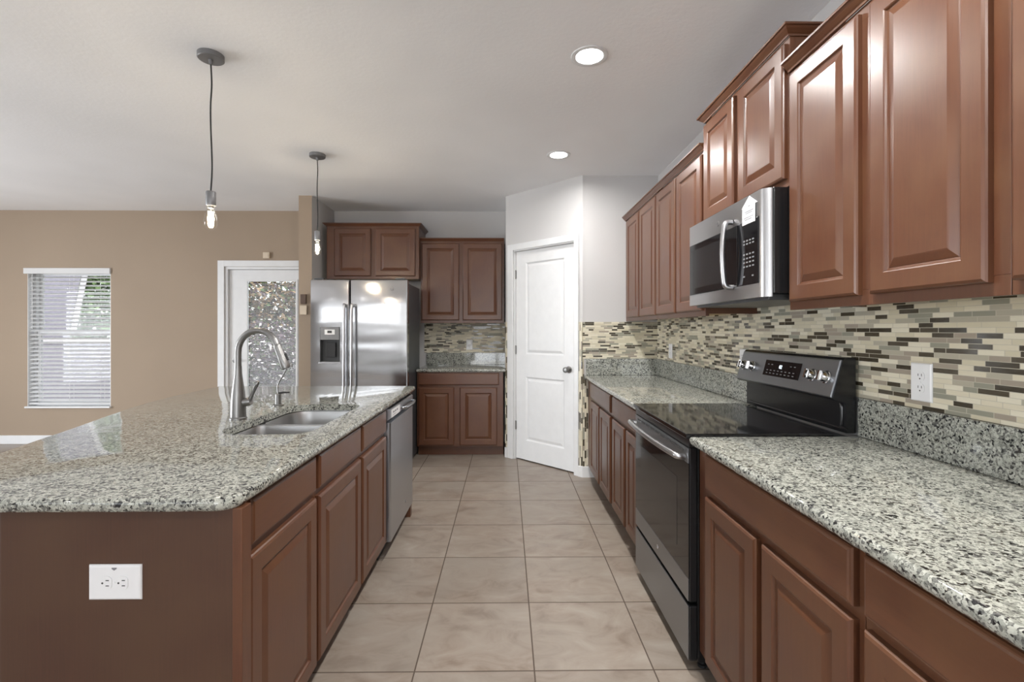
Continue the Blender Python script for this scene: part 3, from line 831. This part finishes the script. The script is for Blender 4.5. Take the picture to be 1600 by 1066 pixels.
# ------------------------------------------------------------------ dishwasher
dwt = thing('dishwasher', 'stainless dishwasher with a white label, built into the far end of the island', 'dishwasher', (-.657, 2.735, 0), LX)
DW = .640
part('tub', 'mattblack', dwt, [(.008, DW-.008, .045, .58, .10, .872)])
bm = B()
pf = [(0, .042), (0, .008), (.006, 0), (DW-.006, 0), (DW, .008), (DW, .042)]
loft(bm, [[(x, y, z) for x, y in pf] for z in (.112, .79)]); obj('door', bm, 'dwsteel', dwt, 30)
bm = B()
pf2 = [(.042, .7925), (.030, .7925), (.012, .806), (0, .818), (0, .862), (.006, .868), (.042, .868)]
loft(bm, [[(0, y, z) for y, z in pf2], [(DW, y, z) for y, z in pf2]]); obj('control_strip', bm, 'dwsteel', dwt)
bm = B(); tube(bm, spline([(.30, .002, .826), (.32, -.018, .828), (.40, -.026, .828), (.52, -.026, .828), (.60, -.018, .828), (.62, .002, .826)], 5), .010, 10); obj('handle', bm, 'dwsteel', dwt, True)
bm = B(); box(bm, .015, .235, -.0012, -.0003, .8155, .8605)
for k in range(3): box(bm, .055+k*.045, .085+k*.045, -.0018, -.0013, .838, .848, mat=1)
box(bm, .055, .13, -.0018, -.0013, .826, .829, mat=1)
obj('paper_label', bm, ['paper', 'ink'], dwt)['label'] = 'white paper label'
bm = B(); lathe(bm, [(.011, 0), (.011, .0012), (.009, .0016)], (.39, -.0003, .205), 18, 'y'); text_into(bm, 'GE', .010, Matrix.Translation((.39, -.0022, .205)) @ FRONT, 1); obj('badge', bm, ['chrome', 'ink'], dwt)
part('toe_kick', 'mattblack', dwt, [(.01, DW-.01, .075, .09, .005, .098)])

# ------------------------------------------------------------------ refrigerator
fr = thing('refrigerator', 'stainless side-by-side refrigerator with water dispenser against the back wall', 'refrigerator', (-1.857, 4.55, 0))
FW = .921
part('cabinet_body', 'greymetal', fr, [(.006, FW-.004, .082, .66, .03, 1.765)], .004)
part('hinge_cover', 'charcoal', fr, [(.03, .12, .03, .16, 1.7945, 1.812)], .004)
part('hinge_cover', 'charcoal', fr, [(FW-.12, FW-.03, .03, .16, 1.7945, 1.812)], .004)
part('kick_grille', 'charcoal', fr, [(.01, FW-.01, .06, .081, .005, .075)])
def fdoor(x0, x1, cut=None):
    bm = B(); n = 14; pf = [(x0, .078)]
    pf += [(x0+.003, .012)]
    for k in range(n+1):
        u = k/n; pf.append((x0+.010+(x1-x0-.020)*u, .004-.009*(1-(2*u-1)**2)))
    pf += [(x1-.003, .012), (x1, .078)]
    zs = [.080, .083, .09, .3, .6, .9, 1.2, 1.5, 1.776, 1.789, 1.793]
    def yy(y, z): return y + (.010 if z in (.080, 1.793) else .004 if z in (.083, 1.789) else 0)*(y < .05)
    loft(bm, [[(x, yy(y, z), z) for x, y in pf] for z in zs])
    return bm
o = obj('freezer_door', fdoor(0, .372), 'fridge', fr, 30)
# dispenser cavity cut into the freezer door
bm = B(); box(bm, .098, .288, -.05, .062, 1.012, 1.345); cut = obj('cutter', bm, 'charcoal', fr)
md = o.modifiers.new('b', 'BOOLEAN'); md.object = cut; md.operation = 'DIFFERENCE'; md.solver = 'EXACT'
dg = bpy.context.evaluated_depsgraph_get(); me = bpy.data.meshes.new_from_object(o.evaluated_get(dg))
o.modifiers.clear(); old = o.data; o.data = me; me.name = 'freezer_door'
bpy.data.objects.remove(cut)
fd2 = obj('fridge_door', fdoor(.378, FW), 'fridge', fr, 30)
def handle(x, par):
    bm = B(); tube(bm, spline([(x, -.004, 1.545), (x, -.035, 1.552), (x, -.055, 1.52), (x, -.062, 1.2), (x, -.062, .9), (x, -.055, .56), (x, -.035, .53), (x, -.004, .537)], 6), .0135, 12); obj('handle', bm, 'steel', par, True)
handle(.342, o); handle(.412, fd2)
ds = part('dispenser', 'charcoal', o, [(.099, .287, .050, .061, 1.013, 1.344), (.099, .104, -.006, .050, 1.013, 1.344), (.282, .287, -.006, .050, 1.013, 1.344), (.104, .282, .0, .050, 1.013, 1.020)])
part('control_panel', 'midgrey', ds, [(.1045, .2815, -.010, .049, 1.225, 1.343)], .003)
part('display', 'paper', ds, [(.146, .240, -.0125, -.0102, 1.275, 1.322)])
part('display_window', 'slot', ds, [(.172, .214, -.0135, -.0126, 1.288, 1.312)])
part('paddle', 'mattblack', ds, [(.150, .236, .020, .030, 1.06, 1.20)], .003)
part('drip_tray', 'steel', ds, [(.090, .296, -.016, -.011, 1.002, 1.018)], .002)
bm = B(); lathe(bm, [(.014, 0), (.014, .0012), (.011, .0018)], (.778, -.006, 1.705), 20, 'y'); text_into(bm, 'GE', .012, Matrix.Translation((.778, -.0083, 1.705)) @ FRONT, 1); obj('badge', bm, ['midgrey', 'ink'], fd2)

# ------------------------------------------------------------------ lamps
def pendant(label, x, y, zsock, cordbend):
    p = thing('pendant_light', label, 'pendant light', (x, y, CZ), 0, 'bare bulb pendants over the island')
    bm = B(); lathe(bm, [(.010, -.0275), (.056, -.0265), (.060, -.023), (.060, 0)], seg=32); obj('canopy', bm, 'pewter', p, True)
    zs = zsock-CZ
    bm = B(); lathe(bm, [(.004, -.052), (.008, -.050), (.010, -.034), (.011, -.0276)], seg=12); obj('cord_grip', bm, 'pewter', p, True)
    bm = B(); pts = [(0, 0, -.045)] + [(cordbend*math.sin(k*1.7)*.5+cordbend*.4*k/6, cordbend*.4*math.cos(k*2.1), -.045+(zs+.05)*k/6) for k in range(1, 6)] + [(0, 0, zs+.004)]
    tube(bm, spline(pts, 6), .0038, 8); obj('cord', bm, 'cord', p, True)
    bm = B(); lathe(bm, [(.006, .006), (.021, .002), (.0225, -.003), (.0225, -.066), (.021, -.070), (.017, -.0705)], (0, 0, zs), 24); obj('socket', bm, 'pewter', p, True)
    b = B()
    pr = [(.0135, -.071), (.0145, -.082), (.018, -.095), (.026, -.115), (.0315, -.140), (.032, -.155), (.028, -.172), (.018, -.184), (.006, -.189), (.001, -.1895)]
    R = [[(math.cos(2*PI*k/28)*r_, math.sin(2*PI*k/28)*r_, zs+h) for k in range(28)] for r_, h in pr]
    loft(b, R, False, True); bo = obj('bulb', b, 'bulb', p, True)
    bm = B(); lathe(bm, [(.013, -.0708), (.0135, -.078), (.012, -.083), (.004, -.085)], (0, 0, zs), 16); tube(bm, [(0, 0, zs-.084), (0, 0, zs-.112)], .0035, 8); obj('stem', bm, 'pewter', bo, True)
    bm = B()
    for k in range(8):
        a, a2 = 2*PI*k/8, 2*PI*(k+.5)/8
        tube(bm, [(.011*math.cos(a), .011*math.sin(a), zs-.100), (.012*math.cos(a2), .012*math.sin(a2), zs-.158)], .0009, 5)
        tube(bm, [(.012*math.cos(a2), .012*math.sin(a2), zs-.158), (.011*math.cos(a+2*PI/8), .011*math.sin(a+2*PI/8), zs-.100)], .0009, 5)
    obj('filament', bm, 'fil', bo)
    L = lamp('bulb_glow', 'POINT', (0, 0, zs-.13), 7, (1, .86, .66), shadow_soft_size=.02); L.parent = p
pendant('nearer bare-bulb pendant light hanging lower over the island', -1.486, 2.43, 2.014, .010)
pendant('farther bare-bulb pendant light hanging near the refrigerator', -1.490, 3.80, 2.096, .006)

def downlight(label, x, y, group='round recessed ceiling lights', power=23):
    p = thing('recessed_light', label, 'ceiling light', (x, y, CZ), 0, group)
    bm = B(); R = [[(math.cos(2*PI*k/40)*r_, math.sin(2*PI*k/40)*r_, h) for k in range(40)] for r_, h in ((.094, 0), (.093, -.004), (.088, -.006), (.070, -.0035), (.068, -.0005))]
    loft(bm, R, False, False); obj('trim_ring', bm, 'white', p, True)
    bm = B(); lathe(bm, [(.067, -.0005), (.066, -.0022), (.03, -.003)], seg=40); obj('lens', bm, 'lens', p, True)
    L = lamp('lamp_glow', 'AREA', (0, 0, -.009), power, (1, .985, .96), shape='DISK', size=.13); L.parent = p
    L.data.spread = math.radians(170)
downlight('nearer round recessed ceiling light above the aisle', .421, 2.42)
downlight('farther round recessed ceiling light in front of the pantry door', .415, 3.79, power=12)
downlight('added recessed ceiling light above the aisle outside the view', .42, 1.05, power=23)  # this and the next three are unseen, added to light the room
downlight('added unseen recessed ceiling light above the aisle behind the viewer', .42, -.40, power=23)
downlight('added unseen recessed ceiling light over the living room side', -4.6, 2.6, power=8)
downlight('added unseen recessed ceiling light over the living room behind the viewer', -3.6, -1.2, power=8)

# ------------------------------------------------------------------ outlets, plates
def outlet(label, loc, rz, w, h, horizontal=False, name='wall_outlet', kind='duplex', group=None):
    p = thing(name, label, 'outlet' if kind == 'duplex' else 'switch', loc, rz, group)
    bm = B(); panel_rings(bm, -w/2, w/2, -h/2, h/2, [(0, 0), (0, -.002), (.002, -.0045), (.005, -.006)]); obj('cover_plate', bm, 'plastic', p)
    def tr(q): return [((b, a) if horizontal else (a, b)) for a, b in q]
    if kind == 'duplex':
        for sgn in (-1, 1):
            bm = B(); c = sgn*.0195
            ol = [(math.cos(2*PI*k/24)*.0172, max(-.0143, min(.0143, math.sin(2*PI*k/24)*.0172))+c) for k in range(24)]
            ol = tr(ol); loft(bm, [[(x, -.0061, z) for x, z in ol], [(x, -.0078, z) for x, z in ol]]); rc_ = obj('receptacle', bm, 'plastic', p)
            bm = B()
            for q in ((-.0065, .004), (.0065, .004)):
                (x, z), = tr([(q[0], c+q[1])]); hw, hh = (.004, .0011) if horizontal else (.0011, .004)
                box(bm, x-hw, x+hw, -.0082, -.0079, z-hh, z+hh)
            (x, z), = tr([(0, c-.008)]); lathe(bm, [(.0025, 0), (.0025, .0003)], (x, -.0079, z), 10, 'y')
            obj('slots', bm, 'slot', rc_)
        bm = B(); lathe(bm, [(.003, 0), (.003, .001), (.001, .0015)], (0, -.0061, 0), 10, 'y'); obj('screw', bm, 'plastic', p)
    else:
        bm = B(); panel_rings(bm, -.016, .016, -.033, .033, [(0, -.0061), (0, -.0080), (.003, -.0090)]); obj('rocker', bm, 'plastic', p)
    return p
o = outlet('white horizontal outlet on the brown island end panel', (-.958, 1.1895, .702), 0, .128, .086, True)
bm = B(); loft(bm, [[(x, -.0061, z) for x, z in ((-.006, .034), (.0, .030), (.006, .034), (.006, .037), (-.006, .037))], [(x, -.0066, z) for x, z in ((-.006, .034), (.0, .030), (.006, .034), (.006, .037), (-.006, .037))]]); obj('test_mark', bm, 'ink', o)
TX = WX-.0105
outlet('white outlet plate on the mosaic tile above the near right counter', (TX, 1.545, 1.150), RX, .080, .125, group='outlet plates on the right mosaic tile')
outlet('white outlet plate on the mosaic tile partly behind the range', (TX, 2.72, 1.150), RX, .076, .120, group='outlet plates on the right mosaic tile')
outlet('white outlet plate on the mosaic tile near the far right corner', (TX, 3.93, 1.145), RX, .076, .120, group='outlet plates on the right mosaic tile')
o = outlet('white plug-in plate on the mosaic tile of the back wall', (-.430, YB-.0105, 1.145), 0, .074, .118)
part('plugged_in_adapter', 'plastic', o, [(-.020, .022, -.045, -.0083, .002, .05)], .004)

p = thing('sensor_box', 'small ivory sensor box on the tan wall above the patio door', 'sensor', (-2.785, YB, 2.185))  # sensor box fixed above the patio door
part('case', 'ivory', p, [(-.038, .038, -.028, 0, -.036, .036)], .005)
part('cover', 'ivory', p, [(-.026, .026, -.032, -.0282, -.024, .024)], .002)
p = thing('wall_control', 'brown and ivory control box on the wall end beside the refrigerator', 'control', (-2.085, 4.97, 1.475))
part('base', 'ivory', p, [(-.036, .036, -.022, 0, 0, .095)], .004)
part('keypad', 'brownplastic', p, [(-.028, .028, -.026, 0, .112, .21)], .003)

# ------------------------------------------------------------------ outside
M['lawn'] = plain('lawn_grass', (.07, .09, .035), .9, noise_amt=.2)
M['leaf'] = plain('green_leaf', (.07, .12, .04), .5, noise_amt=.3)
M['dappleleaf'] = plain('light_dapple_leaf', (.80, .78, .80), .6)  # near-white leaf colour stands in for bright light dapples in the foliage
M['redleaf'] = plain('burgundy_leaf', (.085, .060, .075), .35, noise_amt=.35)
M['tanleaf'] = plain('tan_dry_leaf', (.20, .14, .075), .5, noise_amt=.3)
M['bark'] = plain('brown_bark', (.10, .07, .05), .9, noise_amt=.2)
M['siding'] = plain('lilac_grey_siding', (.185, .182, .22), .7)
M['fascia'] = plain('pale_roof_edge', (.36, .36, .38), .6)
M['roofing'] = plain('grey_roof_shingle', (.30, .30, .33), .9)
M['paleglass'] = plain('pale_house_glass', (.40, .50, .50), .12)
bm = B(); box(bm, -40, 20, YB+.14, 40, -.25, -.12); struct('lawn_ground', bm, 'lawn', 'green lawn outside the openings', 'lawn')
bm = B(); box(bm, -40, 20, -30, -4.34, -.25, -.12); box(bm, -40, -7.74, -4.34, YB+.14, -.25, -.12); struct('patio_ground', bm, 'fascia', 'pale paving outside behind the house', 'paving')
def leaves(bm, c, R, n, size, mats=1):
    for _ in range(n):
        while True:
            v = Vector((random.uniform(-1, 1), random.uniform(-1, 1), random.uniform(-1, 1)))
            if .25 < v.length < 1: break
        p = Vector(c)+Vector((v.x*R[0], v.y*R[1], v.z*R[2]))
        a = Vector((random.gauss(0, 1), random.gauss(0, 1), random.gauss(0, 1))).normalized(); b = a.orthogonal().normalized()
        s_ = size*random.uniform(.6, 1.3)
        q = [p-a*s_, p+b*s_*.45+a*s_*.1, p+a*s_, p-b*s_*.45+a*s_*.1]
        f_ = bm.faces.new([bm.verts.new(x) for x in q]); f_.material_index = random.randrange(mats)
def shrub(label, x, y, R, h, n, size, mats, cat='shrub'):
    t = thing('garden_shrub' if cat == 'shrub' else 'garden_tree', label, cat, (x, y, -.12), 0)
    bm = B(); leaves(bm, (0, 0, h), R, n, size, len(mats)); obj('foliage', bm, mats, t)
    bm = B()
    for k in range(4):
        a = 2*PI*k/4+.4; tube(bm, spline([(0, 0, 0), (R[0]*.15*math.cos(a), R[1]*.15*math.sin(a), h*.4), (R[0]*.5*math.cos(a), R[1]*.5*math.sin(a), h)], 4), [.05]*3+[.035]*3+[.02]*3, 6)
    obj('stem', bm, 'bark', t); return t
shrub('burgundy leaved shrub close outside the glass door', -4.05, 8.1, (1.1, .7, .75), .85, 6500, .036, ['redleaf', 'redleaf', 'leaf', 'redleaf', 'redleaf', 'dappleleaf'])
shrub('tall tan and green shrub behind the burgundy shrub outside the glass door', -4.9, 10.2, (2.2, .9, 1.6), 2.1, 13000, .058, ['tanleaf', 'leaf', 'tanleaf', 'redleaf', 'tanleaf'])
shrub('green tree beyond the pale house outside the window', -15.6, 20.0, (3.4, 2.0, 3.4), 3.6, 5200, .17, ['leaf'], 'tree')
hgt = thing('neighboring_house', 'grey-lilac house with a sloping roof edge outside the window', 'house', (-9.9, 11.0, -.12), math.radians(42))
bm = B(); pg = [(-7, 0), (0, 0), (0, 1.45), (.42, 4.2), (-7, 4.2)]
loft(bm, [[(x, 0, z) for x, z in pg], [(x, 4, z) for x, z in pg]]); obj('wall', bm, 'siding', hgt)
bm = B(); pg = [(.002, 1.40), (.10, 1.38), (.55, 4.3), (.452, 4.35)]
loft(bm, [[(x, -.25, z) for x, z in pg], [(x, 4.2, z) for x, z in pg]]); obj('roof_edge', bm, 'fascia', hgt)
fe = thing('garden_fence', 'low pale vinyl fence outside the window in front of the house', 'fence', (-12.2, 7.6, -.12), math.radians(6))
part('panel', 'siding', fe, [(.1, 6.2, 0, .03, .08, 1.22)]); part('top_rail', 'fascia', fe, [(0, 6.3, -.02, .05, 1.221, 1.29)])
for k in range(4): part('post', 'fascia', fe, [(.05+k*2.03, .16+k*2.03, -.05, -.021, 0, 1.33)])
